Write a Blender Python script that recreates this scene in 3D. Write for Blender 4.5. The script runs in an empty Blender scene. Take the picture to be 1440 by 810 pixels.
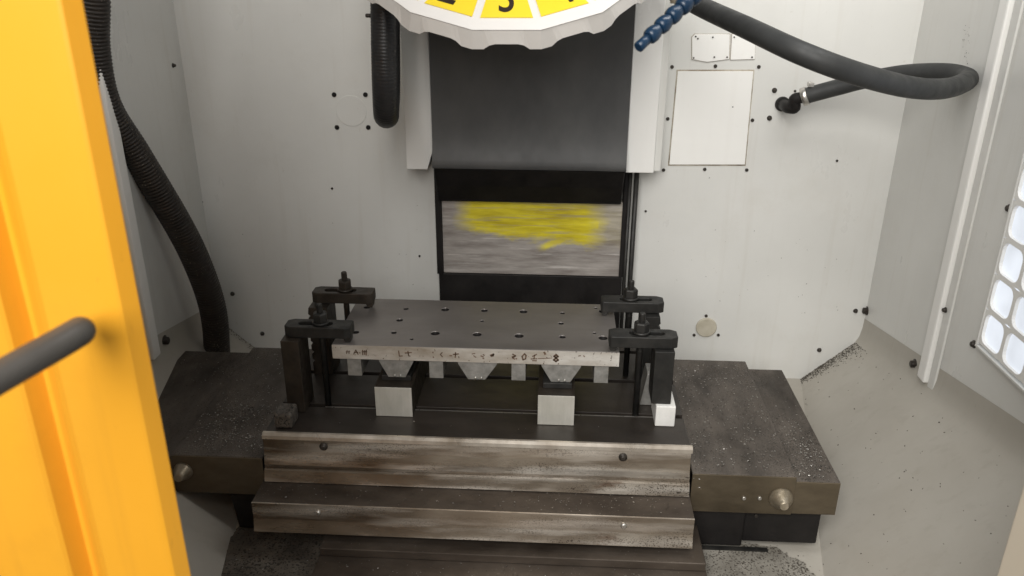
import bpy, bmesh, math, random
from mathutils import Vector, Matrix
random.seed(7)
C = bpy.context.scene.collection
R = math.radians

# ------------------------------------------------------------------ camera
FPX = 1149.2                       # focal length in pixels of a 1440 x 810 picture
PITCH, YAW, ROLL = 0.39652, 0.05341, 0.00391
CAM = Vector((0.146, -1.3652, 0.9029))
fwd = Vector((-math.sin(YAW)*math.cos(PITCH), math.cos(YAW)*math.cos(PITCH), -math.sin(PITCH)))
_r = Vector((math.cos(YAW), math.sin(YAW), 0)); _u = _r.cross(fwd)
rgt = math.cos(ROLL)*_r + math.sin(ROLL)*_u
upv = -math.sin(ROLL)*_r + math.cos(ROLL)*_u
cd = bpy.data.cameras.new('camera'); cam = bpy.data.objects.new('camera', cd); C.objects.link(cam)
cam.matrix_world = Matrix(((rgt.x, upv.x, -fwd.x, CAM.x), (rgt.y, upv.y, -fwd.y, CAM.y), (rgt.z, upv.z, -fwd.z, CAM.z), (0, 0, 0, 1)))
cd.sensor_width = 36; cd.lens = 36*FPX/1440; cd.clip_start = 0.02; cd.clip_end = 100
cd.dof.use_dof = True; cd.dof.focus_distance = 1.75; cd.dof.aperture_fstop = 6.0
bpy.context.scene.camera = cam

def ray(px, py): return fwd + rgt*((px-720)/FPX) - upv*((py-405)/FPX)
def onY(px, py, Y): d = ray(px, py); return CAM + d*((Y-CAM.y)/d.y)
def onZ(px, py, Z): d = ray(px, py); return CAM + d*((Z-CAM.z)/d.z)
def onX(px, py, X): d = ray(px, py); return CAM + d*((X-CAM.x)/d.x)
def atD(px, py, D): return CAM + ray(px, py)*D

# ------------------------------------------------------------------ light
W = bpy.data.worlds.new('World'); bpy.context.scene.world = W; W.use_nodes = True
W.node_tree.nodes['Background'].inputs[0].default_value = (0.93, 0.97, 1.0, 1)
W.node_tree.nodes['Background'].inputs[1].default_value = 0.10
def area(name, loc, target, sx, sy, power, col):
    l = bpy.data.lights.new(name, 'AREA'); l.shape = 'RECTANGLE'; l.size = sx; l.size_y = sy; l.energy = power; l.color = col
    o = bpy.data.objects.new(name, l); C.objects.link(o); o.location = loc
    o.rotation_euler = (Vector(target)-Vector(loc)).to_track_quat('-Z', 'Y').to_euler(); return o
area('workshop_ceiling_lamp', (-0.22, -2.45, 2.0), (0.2, 0.2, 0.1), 1.5, 1.9, 99, (1.0, 0.98, 0.945))
area('enclosure_work_lamp', (0.74, -0.05, 1.6), (0.55, 0.50, 0.1), 0.8, 0.2, 5.5, (1.0, 0.99, 0.97))
vs = bpy.context.scene.view_settings
vs.view_transform = 'Standard'; vs.look = 'None'; vs.exposure = 0.16; vs.gamma = 1.0

# ------------------------------------------------------------------ materials
def new_mat(name):
    m = bpy.data.materials.new(name); m.use_nodes = True
    nt = m.node_tree; return m, nt, nt.nodes['Principled BSDF']
def noise(nt, scale, stretch=(1, 1, 1), detail=6, rough=0.6):
    tc = nt.nodes.new('ShaderNodeTexCoord'); mp = nt.nodes.new('ShaderNodeMapping'); mp.inputs['Scale'].default_value = stretch
    n = nt.nodes.new('ShaderNodeTexNoise'); n.inputs['Scale'].default_value = scale; n.inputs['Detail'].default_value = detail; n.inputs['Roughness'].default_value = rough
    nt.links.new(tc.outputs['Object'], mp.inputs[0]); nt.links.new(mp.outputs[0], n.inputs[0]); return n.outputs['Fac']
def ramp(nt, fac, stops):
    r = nt.nodes.new('ShaderNodeValToRGB'); e = r.color_ramp.elements
    while len(e) < len(stops): e.new(0.5)
    for i, (p, c) in enumerate(stops):
        e[i].position = p; e[i].color = (c if len(c) == 4 else (*c, 1)) if not isinstance(c, (int, float)) else (c, c, c, 1)
    nt.links.new(fac, r.inputs[0]); return r.outputs[0]
def mix(nt, fac, a, b, mode='MIX'):
    x = nt.nodes.new('ShaderNodeMix'); x.data_type = 'RGBA'; x.blend_type = mode
    for i, v in ((0, fac), (6, a), (7, b)):
        if isinstance(v, (int, float)): x.inputs[i].default_value = v
        elif isinstance(v, tuple): x.inputs[i].default_value = (*v, 1)
        else: nt.links.new(v, x.inputs[i])
    return x.outputs[2]
def bump(nt, b, h, strength, dist=0.002):
    n = nt.nodes.new('ShaderNodeBump'); n.inputs['Strength'].default_value = strength; n.inputs['Distance'].default_value = dist
    nt.links.new(h, n.inputs['Height']); nt.links.new(n.outputs[0], b.inputs['Normal'])

def worn(name, lo, hi, scale, stretch=(1, 1, 1), rough=(0.35, 0.6), metal=0.0, specks=None, bmp=0.15, spec=0.5, speck_scale=260, speck_at=0.66):
    m, nt, b = new_mat(name)
    n = noise(nt, scale, stretch, 7, 0.62)
    col = ramp(nt, n, [(0.32, lo), (0.68, hi)])
    if specks:
        s = noise(nt, speck_scale, (1, 1, 1), 2, 0.5); s2 = noise(nt, 6, (1, 1, 1), 3)
        mm = nt.nodes.new('ShaderNodeMath'); mm.operation = 'MULTIPLY_ADD'; nt.links.new(s2, mm.inputs[0]); mm.inputs[1].default_value = 0.35; nt.links.new(s, mm.inputs[2])
        f = ramp(nt, mm.outputs[0], [(speck_at+0.16, 0.0), (speck_at+0.2, 1.0)])
        col = mix(nt, f, col, specks)
    nt.links.new(col, b.inputs['Base Color'])
    n2 = noise(nt, scale*2.3, stretch, 5)
    nt.links.new(ramp(nt, n2, [(0.3, rough[0]), (0.7, rough[1])]), b.inputs['Roughness'])
    b.inputs['Metallic'].default_value = metal; b.inputs['Specular IOR Level'].default_value = spec
    if bmp: bump(nt, b, noise(nt, scale*6, stretch, 4), bmp, 0.0012)
    return m

def painted(name, lo, hi, grime, amount, rough=(0.26, 0.40), wav=0.35):
    m, nt, b = new_mat(name)
    col = ramp(nt, noise(nt, 3.5, (1, 1, 1), 6), [(0.32, lo), (0.68, hi)])
    runs = ramp(nt, noise(nt, 8, (4, 4, 0.22), 5, 0.6), [(0.56, 0.0), (0.72, amount)])
    blot = ramp(nt, noise(nt, 5, (1, 1, 1), 8, 0.75), [(0.55, 0.0), (0.75, amount)])
    scuff = ramp(nt, noise(nt, 90, (1, 1, 0.4), 3, 0.6), [(0.70, 0.0), (0.76, amount*1.6)])
    for f in (runs, blot, scuff): col = mix(nt, f, col, grime)
    nt.links.new(col, b.inputs['Base Color'])
    nt.links.new(ramp(nt, noise(nt, 7, (1, 1, 0.5), 5), [(0.3, rough[0]), (0.7, rough[1])]), b.inputs['Roughness'])
    bump(nt, b, noise(nt, 3.0, (1.6, 1, 0.25), 2, 0.4), wav, 0.012)
    return m
white = painted('white_paint', (0.645, 0.64, 0.61), (0.70, 0.695, 0.665), (0.42, 0.37, 0.29), 0.13)
white2 = painted('white_guard_paint', (0.83, 0.82, 0.79), (0.86, 0.85, 0.82), (0.5, 0.45, 0.37), 0.05)
floorm = painted('dusty_floor_paint', (0.40, 0.37, 0.32), (0.46, 0.435, 0.385), (0.24, 0.20, 0.155), 0.16, (0.45, 0.7), 0.15)
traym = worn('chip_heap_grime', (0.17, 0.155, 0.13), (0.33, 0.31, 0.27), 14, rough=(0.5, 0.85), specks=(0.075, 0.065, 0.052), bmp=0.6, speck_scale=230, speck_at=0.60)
trayshade = worn('shaded_chip_heap_grime', (0.06, 0.05, 0.04), (0.16, 0.14, 0.115), 14, rough=(0.5, 0.85), specks=(0.03, 0.025, 0.02), bmp=0.6, speck_scale=230, speck_at=0.60)  # left heap's copy of the grime, with its shade put into the colour
yellow = painted('yellow_door_paint', (0.74, 0.335, 0.018), (0.77, 0.355, 0.022), (0.48, 0.21, 0.018), 0.16, (0.34, 0.48), 0.1)
rubber = worn('black_rubber', (0.010, 0.010, 0.011), (0.020, 0.019, 0.019), 25, rough=(0.34, 0.5), bmp=0.08)
hoser = worn('grey_black_hose_rubber', (0.024, 0.025, 0.025), (0.038, 0.039, 0.038), 18, rough=(0.45, 0.7), bmp=0.06)
ribbed = worn('dusty_ribbed_plastic', (0.012, 0.009, 0.007), (0.028, 0.021, 0.016), 30, rough=(0.4, 0.7), bmp=0.1, specks=(0.20, 0.17, 0.13), speck_at=0.69)
apronm = worn('black_cover_sheet', (0.055, 0.055, 0.056), (0.088, 0.087, 0.085), 8, (1, 1, 0.6), rough=(0.44, 0.54), bmp=0.05, spec=0.4)
blackm = worn('black_painted_steel', (0.007, 0.006, 0.006), (0.016, 0.014, 0.013), 14, rough=(0.45, 0.7), bmp=0.1, spec=0.25)
oxide = worn('black_oxide_steel', (0.014, 0.014, 0.013), (0.036, 0.034, 0.031), 26, rough=(0.38, 0.6), metal=0.35, bmp=0.12)
oxide2 = worn('brown_oiled_steel', (0.018, 0.014, 0.010), (0.05, 0.039, 0.029), 22, rough=(0.35, 0.6), metal=0.3, bmp=0.12)
tablem = worn('oily_cast_iron', (0.020, 0.016, 0.013), (0.042, 0.034, 0.028), 9, (0.5, 1, 1), rough=(0.33, 0.55), metal=0.25, specks=(0.14, 0.12, 0.10), speck_at=0.76)
coverm = worn('oily_way_cover_steel', (0.046, 0.037, 0.030), (0.150, 0.127, 0.107), 11, (1, 0.45, 1), rough=(0.4, 0.65), metal=0.3, specks=(0.03, 0.025, 0.02), bmp=0.2, speck_scale=330, speck_at=0.62)
coverf = worn('brown_way_cover_front', (0.06, 0.046, 0.028), (0.15, 0.12, 0.08), 5, (1, 1, 2), rough=(0.35, 0.6), metal=0.5, bmp=0.1)
def stained_highlit_steel():
    m, nt, b = new_mat('stained_front_steel_with_highlights')
    fine = ramp(nt, noise(nt, 7, (0.8, 1, 2), 5, 0.55), [(0.3, (0.30, 0.25, 0.195)), (0.7, (0.44, 0.385, 0.315))])
    stain = ramp(nt, noise(nt, 2.6, (1.0, 1, 3.5), 6, 0.55), [(0.36, 0.0), (0.62, 1.0)])
    col = mix(nt, stain, (0.125, 0.092, 0.062), fine)
    light = ramp(nt, noise(nt, 4.0, (0.7, 1, 7), 4, 0.5), [(0.47, 0.0), (0.66, 0.85)])  # pale bands painted in for reflections of the unbuilt workshop outside
    col = mix(nt, light, col, (0.74, 0.69, 0.62))
    rust = ramp(nt, noise(nt, 6, (1, 1, 3), 7, 0.75), [(0.60, 0.0), (0.70, 0.65)])
    col = mix(nt, rust, col, (0.12, 0.055, 0.025))
    pits = noise(nt, 330, (1, 1, 1.4), 2, 0.5); zone = ramp(nt, noise(nt, 5, (0.8, 1, 5), 5), [(0.46, 0.0), (0.60, 1.0)])
    pit = mix(nt, zone, (0, 0, 0), ramp(nt, pits, [(0.55, 0.0), (0.62, 0.85)]))
    col = mix(nt, pit, col, (0.04, 0.026, 0.016))
    nt.links.new(col, b.inputs['Base Color']); b.inputs['Metallic'].default_value = 0.62
    nt.links.new(ramp(nt, noise(nt, 8, (0.7, 1, 5), 5), [(0.3, 0.18), (0.7, 0.38)]), b.inputs['Roughness'])
    bump(nt, b, noise(nt, 120, (0.5, 1, 2), 4), 0.12, 0.0012)
    return m
steelf = stained_highlit_steel()
steeld = worn('dark_stained_steel', (0.040, 0.030, 0.023), (0.125, 0.102, 0.082), 8, (0.6, 1, 2), rough=(0.32, 0.55), metal=0.5, specks=(0.25, 0.22, 0.19), bmp=0.15, speck_at=0.74)
ground = worn('ground_plate_top', (0.21, 0.19, 0.178), (0.29, 0.268, 0.252), 5, (0.6, 2, 1), rough=(0.34, 0.45), metal=0.6, bmp=0.05)
plateedge = worn('pale_stained_plate_edge', (0.32, 0.265, 0.20), (0.80, 0.78, 0.74), 5, (1, 1, 3), rough=(0.32, 0.55), metal=0.45, specks=(0.09, 0.06, 0.04), speck_scale=140, speck_at=0.68)
sawn = worn('sawn_grey_steel', (0.20, 0.195, 0.18), (0.34, 0.33, 0.31), 60, (1, 1, 1), rough=(0.4, 0.6), metal=0.4, bmp=0.3)
blockm = worn('ground_steel_block', (0.44, 0.43, 0.38), (0.58, 0.56, 0.51), 14, (3, 1, 0.6), rough=(0.35, 0.55), metal=0.35)
whiteb = worn('white_block', (0.68, 0.67, 0.64), (0.82, 0.81, 0.78), 30, rough=(0.4, 0.6), specks=(0.12, 0.10, 0.08), speck_at=0.74)
greyb = worn('dirty_grey_block', (0.045, 0.038, 0.031), (0.13, 0.115, 0.098), 45, rough=(0.4, 0.7), metal=0.2, specks=(0.01, 0.01, 0.01), speck_at=0.62, bmp=0.3)
boltm = worn('dark_bolt_steel', (0.025, 0.021, 0.018), (0.07, 0.06, 0.05), 60, rough=(0.35, 0.6), metal=0.5)
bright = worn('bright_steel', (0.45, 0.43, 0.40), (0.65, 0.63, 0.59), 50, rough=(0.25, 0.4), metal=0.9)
paleedge = worn('pale_edge_steel', (0.22, 0.17, 0.12), (0.72, 0.66, 0.58), 5, (1.5, 1, 1), rough=(0.25, 0.4), metal=0.6)  # pale steel for the table lip and the painted highlight strip
brassy = worn('worn_knob_steel', (0.24, 0.20, 0.14), (0.46, 0.40, 0.31), 40, rough=(0.3, 0.5), metal=0.6)
blue = worn('blue_nozzle_plastic', (0.005, 0.022, 0.052), (0.008, 0.032, 0.072), 20, rough=(0.25, 0.4), bmp=0.02)
discw = worn('white_magazine_paint', (0.68, 0.655, 0.625), (0.73, 0.705, 0.675), 6, rough=(0.3, 0.42), bmp=0.02)
discg = worn('grey_magazine_rim', (0.50, 0.475, 0.445), (0.57, 0.545, 0.515), 6, rough=(0.4, 0.55), bmp=0.03)
lemon = worn('yellow_number_label', (0.80, 0.60, 0.03), (0.84, 0.64, 0.04), 5, rough=(0.3, 0.4), bmp=0)
inkm = worn('dark_print', (0.020, 0.012, 0.008), (0.035, 0.022, 0.014), 30, rough=(0.4, 0.5), bmp=0)
rustink = worn('brown_marker_ink', (0.085, 0.052, 0.030), (0.17, 0.105, 0.07), 90, rough=(0.5, 0.7), bmp=0)
rodm = worn('grey_handle_tube', (0.062, 0.056, 0.050), (0.095, 0.088, 0.080), 8, rough=(0.42, 0.55), metal=0.2, bmp=0.02)
postm = worn('cream_post_paint', (0.70, 0.61, 0.48), (0.75, 0.66, 0.53), 4, rough=(0.45, 0.6), bmp=0.02)
seam = worn('rusty_seam_sealant', (0.16, 0.12, 0.07), (0.55, 0.50, 0.42), 22, rough=(0.6, 0.8))
plugm = worn('beige_plug_plastic', (0.42, 0.38, 0.29), (0.55, 0.51, 0.42), 30, rough=(0.5, 0.7))
chipb = worn('shiny_metal_chips', (0.26, 0.245, 0.22), (0.62, 0.59, 0.55), 300, rough=(0.2, 0.4), metal=0.85, bmp=0)
chipd = worn('dark_oily_chips', (0.030, 0.024, 0.018), (0.11, 0.095, 0.075), 300, rough=(0.4, 0.7), metal=0.2, bmp=0)
def glow(name, col, s):
    m, nt, b = new_mat(name); b.inputs['Base Color'].default_value = (*[c*0.3 for c in col], 1)
    n = noise(nt, 9, (1, 1, 1), 2); c2 = mix(nt, n, tuple(x*0.5 for x in col), col)
    nt.links.new(c2, b.inputs['Emission Color']); b.inputs['Emission Strength'].default_value = s; b.inputs['Roughness'].default_value = 0.15; return m
panem = glow('daylit_pane', (0.82, 0.87, 0.95), 0.95)

# steel panel with a smear of yellow paint or grease brushed across it
def smear_mat():
    m, nt, b = new_mat('steel_panel_with_yellow_smear')
    base = ramp(nt, noise(nt, 6, (1.2, 1, 9), 7, 0.65), [(0.3, (0.24, 0.21, 0.19)), (0.7, (0.56, 0.52, 0.485))])
    hl = ramp(nt, noise(nt, 10, (0.5, 1, 9), 6, 0.65), [(0.56, 0.0), (0.68, 0.8)]); base = mix(nt, hl, base, (0.74, 0.70, 0.66))  # silver highlight streaks painted into the steel colour
    tc = nt.nodes.new('ShaderNodeTexCoord'); sx = nt.nodes.new('ShaderNodeSeparateXYZ'); nt.links.new(tc.outputs['Object'], sx.inputs[0])
    def math_(op, a, b_):
        q = nt.nodes.new('ShaderNodeMath'); q.operation = op
        for i, v in enumerate((a, b_)):
            if isinstance(v, (int, float)): q.inputs[i].default_value = v
            else: nt.links.new(v, q.inputs[i])
        return q.outputs[0]
    nz = noise(nt, 6, (1.3, 1, 5), 8, 0.75)
    zz = math_('ADD', sx.outputs[2], math_('MULTIPLY', math_('SUBTRACT', nz, 0.5), 0.11))
    xx = math_('ADD', math_('ADD', sx.outputs[0], 0.08), math_('MULTIPLY', math_('SUBTRACT', noise(nt, 4, (1, 1, 5), 5), 0.5), 0.10))
    zz = math_('ADD', zz, math_('MULTIPLY', math_('SUBTRACT', xx, 0.08), 0.10))        # lower edge dips to the right
    mz = ramp(nt, zz, [(0.168, 0.0), (0.192, 1.0), (0.268, 1.0), (0.30, 0.45)])
    mx0 = ramp(nt, math_('ADD', xx, 0.5), [(0.375, 0.0), (0.43, 1.0), (0.725, 1.0), (0.785, 0.12)])
    streak = ramp(nt, noise(nt, 16, (0.3, 1, 9), 8, 0.8), [(0.36, 0.30), (0.47, 1.0)])
    # one slanting brush dab at the lower right of the smear
    du = math_('ADD', math_('MULTIPLY', sx.outputs[0], 0.906), math_('MULTIPLY', sx.outputs[2], 0.424)); dv = math_('SUBTRACT', math_('MULTIPLY', sx.outputs[2], 0.906), math_('MULTIPLY', sx.outputs[0], 0.424))
    dv = math_('ADD', dv, math_('MULTIPLY', math_('SUBTRACT', noise(nt, 30, (1, 1, 1), 5, 0.7), 0.5), 0.025))
    du = math_('ADD', du, math_('MULTIPLY', math_('SUBTRACT', noise(nt, 22, (1, 1, 1), 4, 0.7), 0.5), 0.06))
    dab = math_('MULTIPLY', ramp(nt, math_('ADD', dv, 0.5), [(0.609, 0.0), (0.617, 1.0), (0.629, 1.0), (0.638, 0.0)]), ramp(nt, math_('ADD', du, 0.5), [(0.58, 0.0), (0.61, 1.0), (0.755, 1.0), (0.775, 0.0)]))
    f = math_('MAXIMUM', math_('MULTIPLY', math_('MULTIPLY', mz, mx0), streak), math_('MULTIPLY', dab, 0.85))
    yel = ramp(nt, noise(nt, 8, (1, 1, 7), 5), [(0.3, (0.48, 0.37, 0.012)), (0.7, (0.88, 0.76, 0.04))])
    nt.links.new(mix(nt, f, base, yel), b.inputs['Base Color'])
    met = nt.nodes.new('ShaderNodeMapRange'); nt.links.new(f, met.inputs[0]); met.inputs[3].default_value = 0.3; met.inputs[4].default_value = 0.1
    nt.links.new(met.outputs[0], b.inputs['Metallic'])
    nt.links.new(ramp(nt, nz, [(0.3, 0.3), (0.7, 0.5)]), b.inputs['Roughness'])
    return m
smear = smear_mat()

# ------------------------------------------------------------------ mesh helpers
class MB:
    def __init__(s): s.v = []; s.f = []; s.sm = []
    def add(s, vs, fs, smooth=False):
        o = len(s.v); s.v += [Vector(v) for v in vs]; s.f += [tuple(i+o for i in f) for f in fs]; s.sm += [smooth]*len(fs); return s
    def box(s, x0, x1, y0, y1, z0, z1):
        v = [(x, y, z) for z in (z0, z1) for y in (y0, y1) for x in (x0, x1)]
        return s.add(v, [(0, 2, 3, 1), (4, 5, 7, 6), (0, 1, 5, 4), (2, 6, 7, 3), (0, 4, 6, 2), (1, 3, 7, 5)])
    def prism(s, pts, off, cap=True):      # planar polygon pushed along a vector
        n = len(pts); p = [Vector(q) for q in pts]; q = [a+Vector(off) for a in p]
        fs = [(i, (i+1) % n, n+(i+1) % n, n+i) for i in range(n)]
        if cap: fs += [tuple(range(n-1, -1, -1)), tuple(range(n, 2*n))]
        return s.add(p+q, fs)
    def ring(s, c, u, v, r, n, ph=0): return [c+u*(r*math.cos(2*math.pi*i/n+ph))+v*(r*math.sin(2*math.pi*i/n+ph)) for i in range(n)]
    def lathe(s, p0, axis, prof, n=16, smooth=True, ph=0):   # prof: (distance along axis, radius)
        a = Vector(axis).normalized(); u = a.orthogonal().normalized(); v = a.cross(u); p0 = Vector(p0); vs = []
        for t, r in prof: vs += s.ring(p0+a*t, u, v, r, n, ph)
        fs = [(k*n+i, k*n+(i+1) % n, (k+1)*n+(i+1) % n, (k+1)*n+i) for k in range(len(prof)-1) for i in range(n)]
        s.add(vs, fs, smooth); o = len(s.v)-len(vs); m = len(prof)-1
        s.f += [tuple(o+i for i in range(n-1, -1, -1)), tuple(o+m*n+i for i in range(n))]; s.sm += [False, False]; return s
    def tube(s, path, rad, n=14, caps=True):
        P = [Vector(p) for p in path]; m = len(P); rr = rad if isinstance(rad, (list, tuple)) else [rad]*m
        T = [(P[min(i+1, m-1)]-P[max(i-1, 0)]).normalized() for i in range(m)]
        u = T[0].orthogonal().normalized(); vs = []
        for i in range(m):
            u = (u-T[i]*u.dot(T[i])).normalized(); vs += s.ring(P[i], u, T[i].cross(u), rr[i], n)
        s.add(vs, [(k*n+i, k*n+(i+1) % n, (k+1)*n+(i+1) % n, (k+1)*n+i) for k in range(m-1) for i in range(n)], True)
        if caps:
            o = len(s.v)-len(vs); s.f += [tuple(o+i for i in range(n-1, -1, -1)), tuple(o+(m-1)*n+i for i in range(n))]; s.sm += [False, False]
        return s
    def build(s, name, mat, parent=None, bev=0, solid=0):
        off = parent_loc(parent)
        me = bpy.data.meshes.new(name); me.from_pydata([v-off for v in s.v], [], s.f)
        me.polygons.foreach_set('use_smooth', s.sm); me.validate(); me.update()
        bm = bmesh.new(); bm.from_mesh(me); bmesh.ops.recalc_face_normals(bm, faces=bm.faces); bm.to_mesh(me); bm.free()
        me.materials.append(mat)
        o = bpy.data.objects.new(name, me); C.objects.link(o)
        if parent: o.parent = parent
        if solid:
            d = o.modifiers.new('thickness', 'SOLIDIFY'); d.thickness = solid; d.offset = -1
        if bev:
            b = o.modifiers.new('edges', 'BEVEL'); b.width = bev; b.segments = 2; b.limit_method = 'ANGLE'; b.angle_limit = R(40)
        return o
def parent_loc(p):
    l = Vector((0, 0, 0))
    while p: l += p.location; p = p.parent
    return l
def tag(o, label=None, cat=None, group=None, kind=None):
    for k, v in (('label', label), ('category', cat), ('group', group), ('kind', kind)):
        if v: o[k] = v
    return o
def thing(name, loc, label, cat, group=None):
    o = bpy.data.objects.new(name, None); o.empty_display_size = 0.05; C.objects.link(o); o.location = loc
    return tag(o, label, cat, group)
def cut(o, cutter):                          # carve the cutter out of the object's own mesh, then throw the cutter away
    c = cutter.build('cutter', blackm); c.location = -parent_loc(o.parent)if o.parent else (0, 0, 0)
    c.parent = o.parent
    d = o.modifiers.new('cut', 'BOOLEAN'); d.object = c; d.solver = 'EXACT'
    bpy.context.view_layer.update()
    me = bpy.data.meshes.new_from_object(o.evaluated_get(bpy.context.evaluated_depsgraph_get()))
    o.modifiers.clear(); o.data = me; bpy.data.objects.remove(c); return o
def spline(pts, n=8):                        # Catmull-Rom through points
    P = [Vector(p) for p in pts]; P = [P[0]*2-P[1]]+P+[P[-1]*2-P[-2]]; out = []
    for i in range(1, len(P)-2):
        a, b, c, d = P[i-1:i+3]
        for k in range(n):
            t = k/n; out.append(0.5*((2*b)+(c-a)*t+(2*a-5*b+4*c-d)*t*t+(3*b-a-3*c+d)*t**3))
    return out+[P[-2]]
def resample(P, step):
    out = [P[0]]; acc = 0
    for a, b in zip(P, P[1:]):
        L = (b-a).length; t = step-acc
        while t <= L: out.append(a+(b-a)*(t/L)); t += step
        acc = (acc+L) % step if L else acc
    return out
def screw(mb, p, n, r, h=0.003):
    mb.lathe(Vector(p)-Vector(n)*0.002, n, [(0, r), (h*0.7+0.002, r), (h+0.002, r*0.75)], 10)

# ------------------------------------------------------------------ enclosure (the setting)
YW, XR, XL, ZT = 0.75, 1.016, -0.82, 1.35
XM = 0.098                                   # middle of the enclosure
def wallmesh(name, quad, off, mat=white):
    mb = MB(); mb.prism(quad, off); return tag(mb.build(name, mat), kind='structure')
back = wallmesh('back_wall', [(XL, YW, -0.55), (XR, YW, -0.55), (XR, YW, ZT), (XL, YW, ZT)], (0, 0.02, 0))
right = wallmesh('right_wall', [(XR, YW, -0.045), (XR, YW+0.02, -0.045), (XR, YW+0.02, ZT), (XR, YW, ZT)], (0.02, 0, 0))
bpy.data.objects.remove(right)
def sidewall(name, X, sgn):
    mb = MB(); zb = lambda y: -0.10+(0.75-y)*0.19
    ys = [0.75, 0.34, 0.0, -0.5, -0.8]
    mb.prism([(X, 0.75, zb(0.75)), (X, -0.8, zb(-0.8)), (X, -0.8, ZT), (X, 0.75, ZT)], (0.02*sgn, 0, 0))
    return tag(mb.build(name, white), kind='structure')
right = sidewall('right_wall', XR, 1); left = sidewall('left_wall', XL, -1)
# sloping chip floor each side, rolled out of the wall with a soft bend
ZF = -0.245
def slope(name, X, sgn):
    mb = MB(); ys = [0.75-1.55*i/14 for i in range(15)]; prof = []
    for y in ys:
        zt = -0.10+(0.75-y)*0.19; row = [(X+0.0005*-sgn, y, zt+0.05)]
        bend = [(0.0015, 0.02), (0.006, -0.006), (0.016, -0.026)]
        for dx, dz in bend: row.append((X-sgn*dx, y, zt+dz))
        x, z = 0.016, zt-0.026
        while z > ZF-0.03 and x < 0.62:
            x += 0.03; z -= 0.03*0.90; row.append((X-sgn*x, y, z))
        prof.append(row)
    m = max(len(r) for r in prof)
    for r in prof:
        while len(r) < m: q = r[-1]; r.append((q[0]-sgn*0.03, q[1], q[2]-0.027))
    vs = [v for r in prof for v in r]
    mb.add(vs, [(i*m+j, i*m+j+1, (i+1)*m+j+1, (i+1)*m+j) for i in range(len(prof)-1) for j in range(m-1)], True)
    return tag(mb.build(name, floorm), kind='structure')
slope('floor_slope', XR, 1); slope('floor_slope', XL, -1)
mb = MB(); mb.box(XL-0.1, XR+0.1, -0.9, 0.76, ZF-0.02, ZF); tag(mb.build('chip_tray_floor', floorm), kind='structure')
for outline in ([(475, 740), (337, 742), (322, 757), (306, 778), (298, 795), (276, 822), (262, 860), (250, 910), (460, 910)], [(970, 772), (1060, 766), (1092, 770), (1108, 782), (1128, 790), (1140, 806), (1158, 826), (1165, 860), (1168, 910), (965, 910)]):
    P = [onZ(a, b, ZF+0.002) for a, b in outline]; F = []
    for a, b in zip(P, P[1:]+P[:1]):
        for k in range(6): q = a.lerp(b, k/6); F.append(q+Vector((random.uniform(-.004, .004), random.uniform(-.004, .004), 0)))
    mb = MB(); mb.prism(F, (0, 0, 0.0025)); tag(mb.build('chip_heap', trayshade if outline[0][0] < 700 else traym), kind='stuff'); HEAP = globals().setdefault('HEAPS', []); HEAP.append(P)

def bolt_part(parent, spots, r=0.006, mat=boltm, h=0.006, name='bolt'):
    for p, n in spots:
        mb = MB(); p = Vector(p); n = Vector(n)
        mb.lathe(p-n*0.003, n, [(0, r*1.45), (0.0045, r*1.45), (0.0048, r), (h+0.003, r), (h+0.0045, r*0.7)], 10)
        mb.build(name, mat, parent)
bn = (0, -1, 0)
bolt_part(back, [(onY(*t, YW), bn) for t in [(1203, 437), (1152, 492), (327, 413), (369, 469), (1089, 127), (1082, 166)]], 0.0045)
bolt_part(back, [(onY(*t, YW), bn) for t in [(908, 297), (1177, 226), (467, 265), (590, 360), (1030, 150), (284, 284), (1115, 154), (1118, 128)]], 0.0022, h=0.003)
bolt_part(right, [(onX(*t, XR), (-1, 0, 0)) for t in [(1219, 437), (1287, 512)]], 0.009, h=0.010)
bolt_part(right, [(onX(*t, XR), (-1, 0, 0)) for t in [(1420, 293), (1370, 484)]], 0.006)
bolt_part(left, [(onX(*t, XL), (1, 0, 0)) for t in [(231, 479)]], 0.010, h=0.010)
bolt_part(left, [(onX(*t, XL), (1, 0, 0)) for t in [(193, 407), (243, 92)]], 0.004)
# corner angle and the upright strip on each side wall
for X, s, par in ((XR, 1, right), (XL, -1, left)):
    mb = MB(); mb.box(min(X, X-s*0.016), max(X, X-s*0.016), 0.330, 0.366, -0.02, ZT-0.01); o = mb.build('upright_strip', white2, par, bev=0.004)
    mb = MB(); mb.box(min(X, X-s*0.006), max(X, X-s*0.006), 0.300, 0.3285, -0.03, ZT-0.01); mb.build('strip_flange', white, par, bev=0.002)
p = onX(1330, 436, XR-0.006); bolt_part(right, [(p, (-1, 0, 0))], 0.0045)

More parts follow.
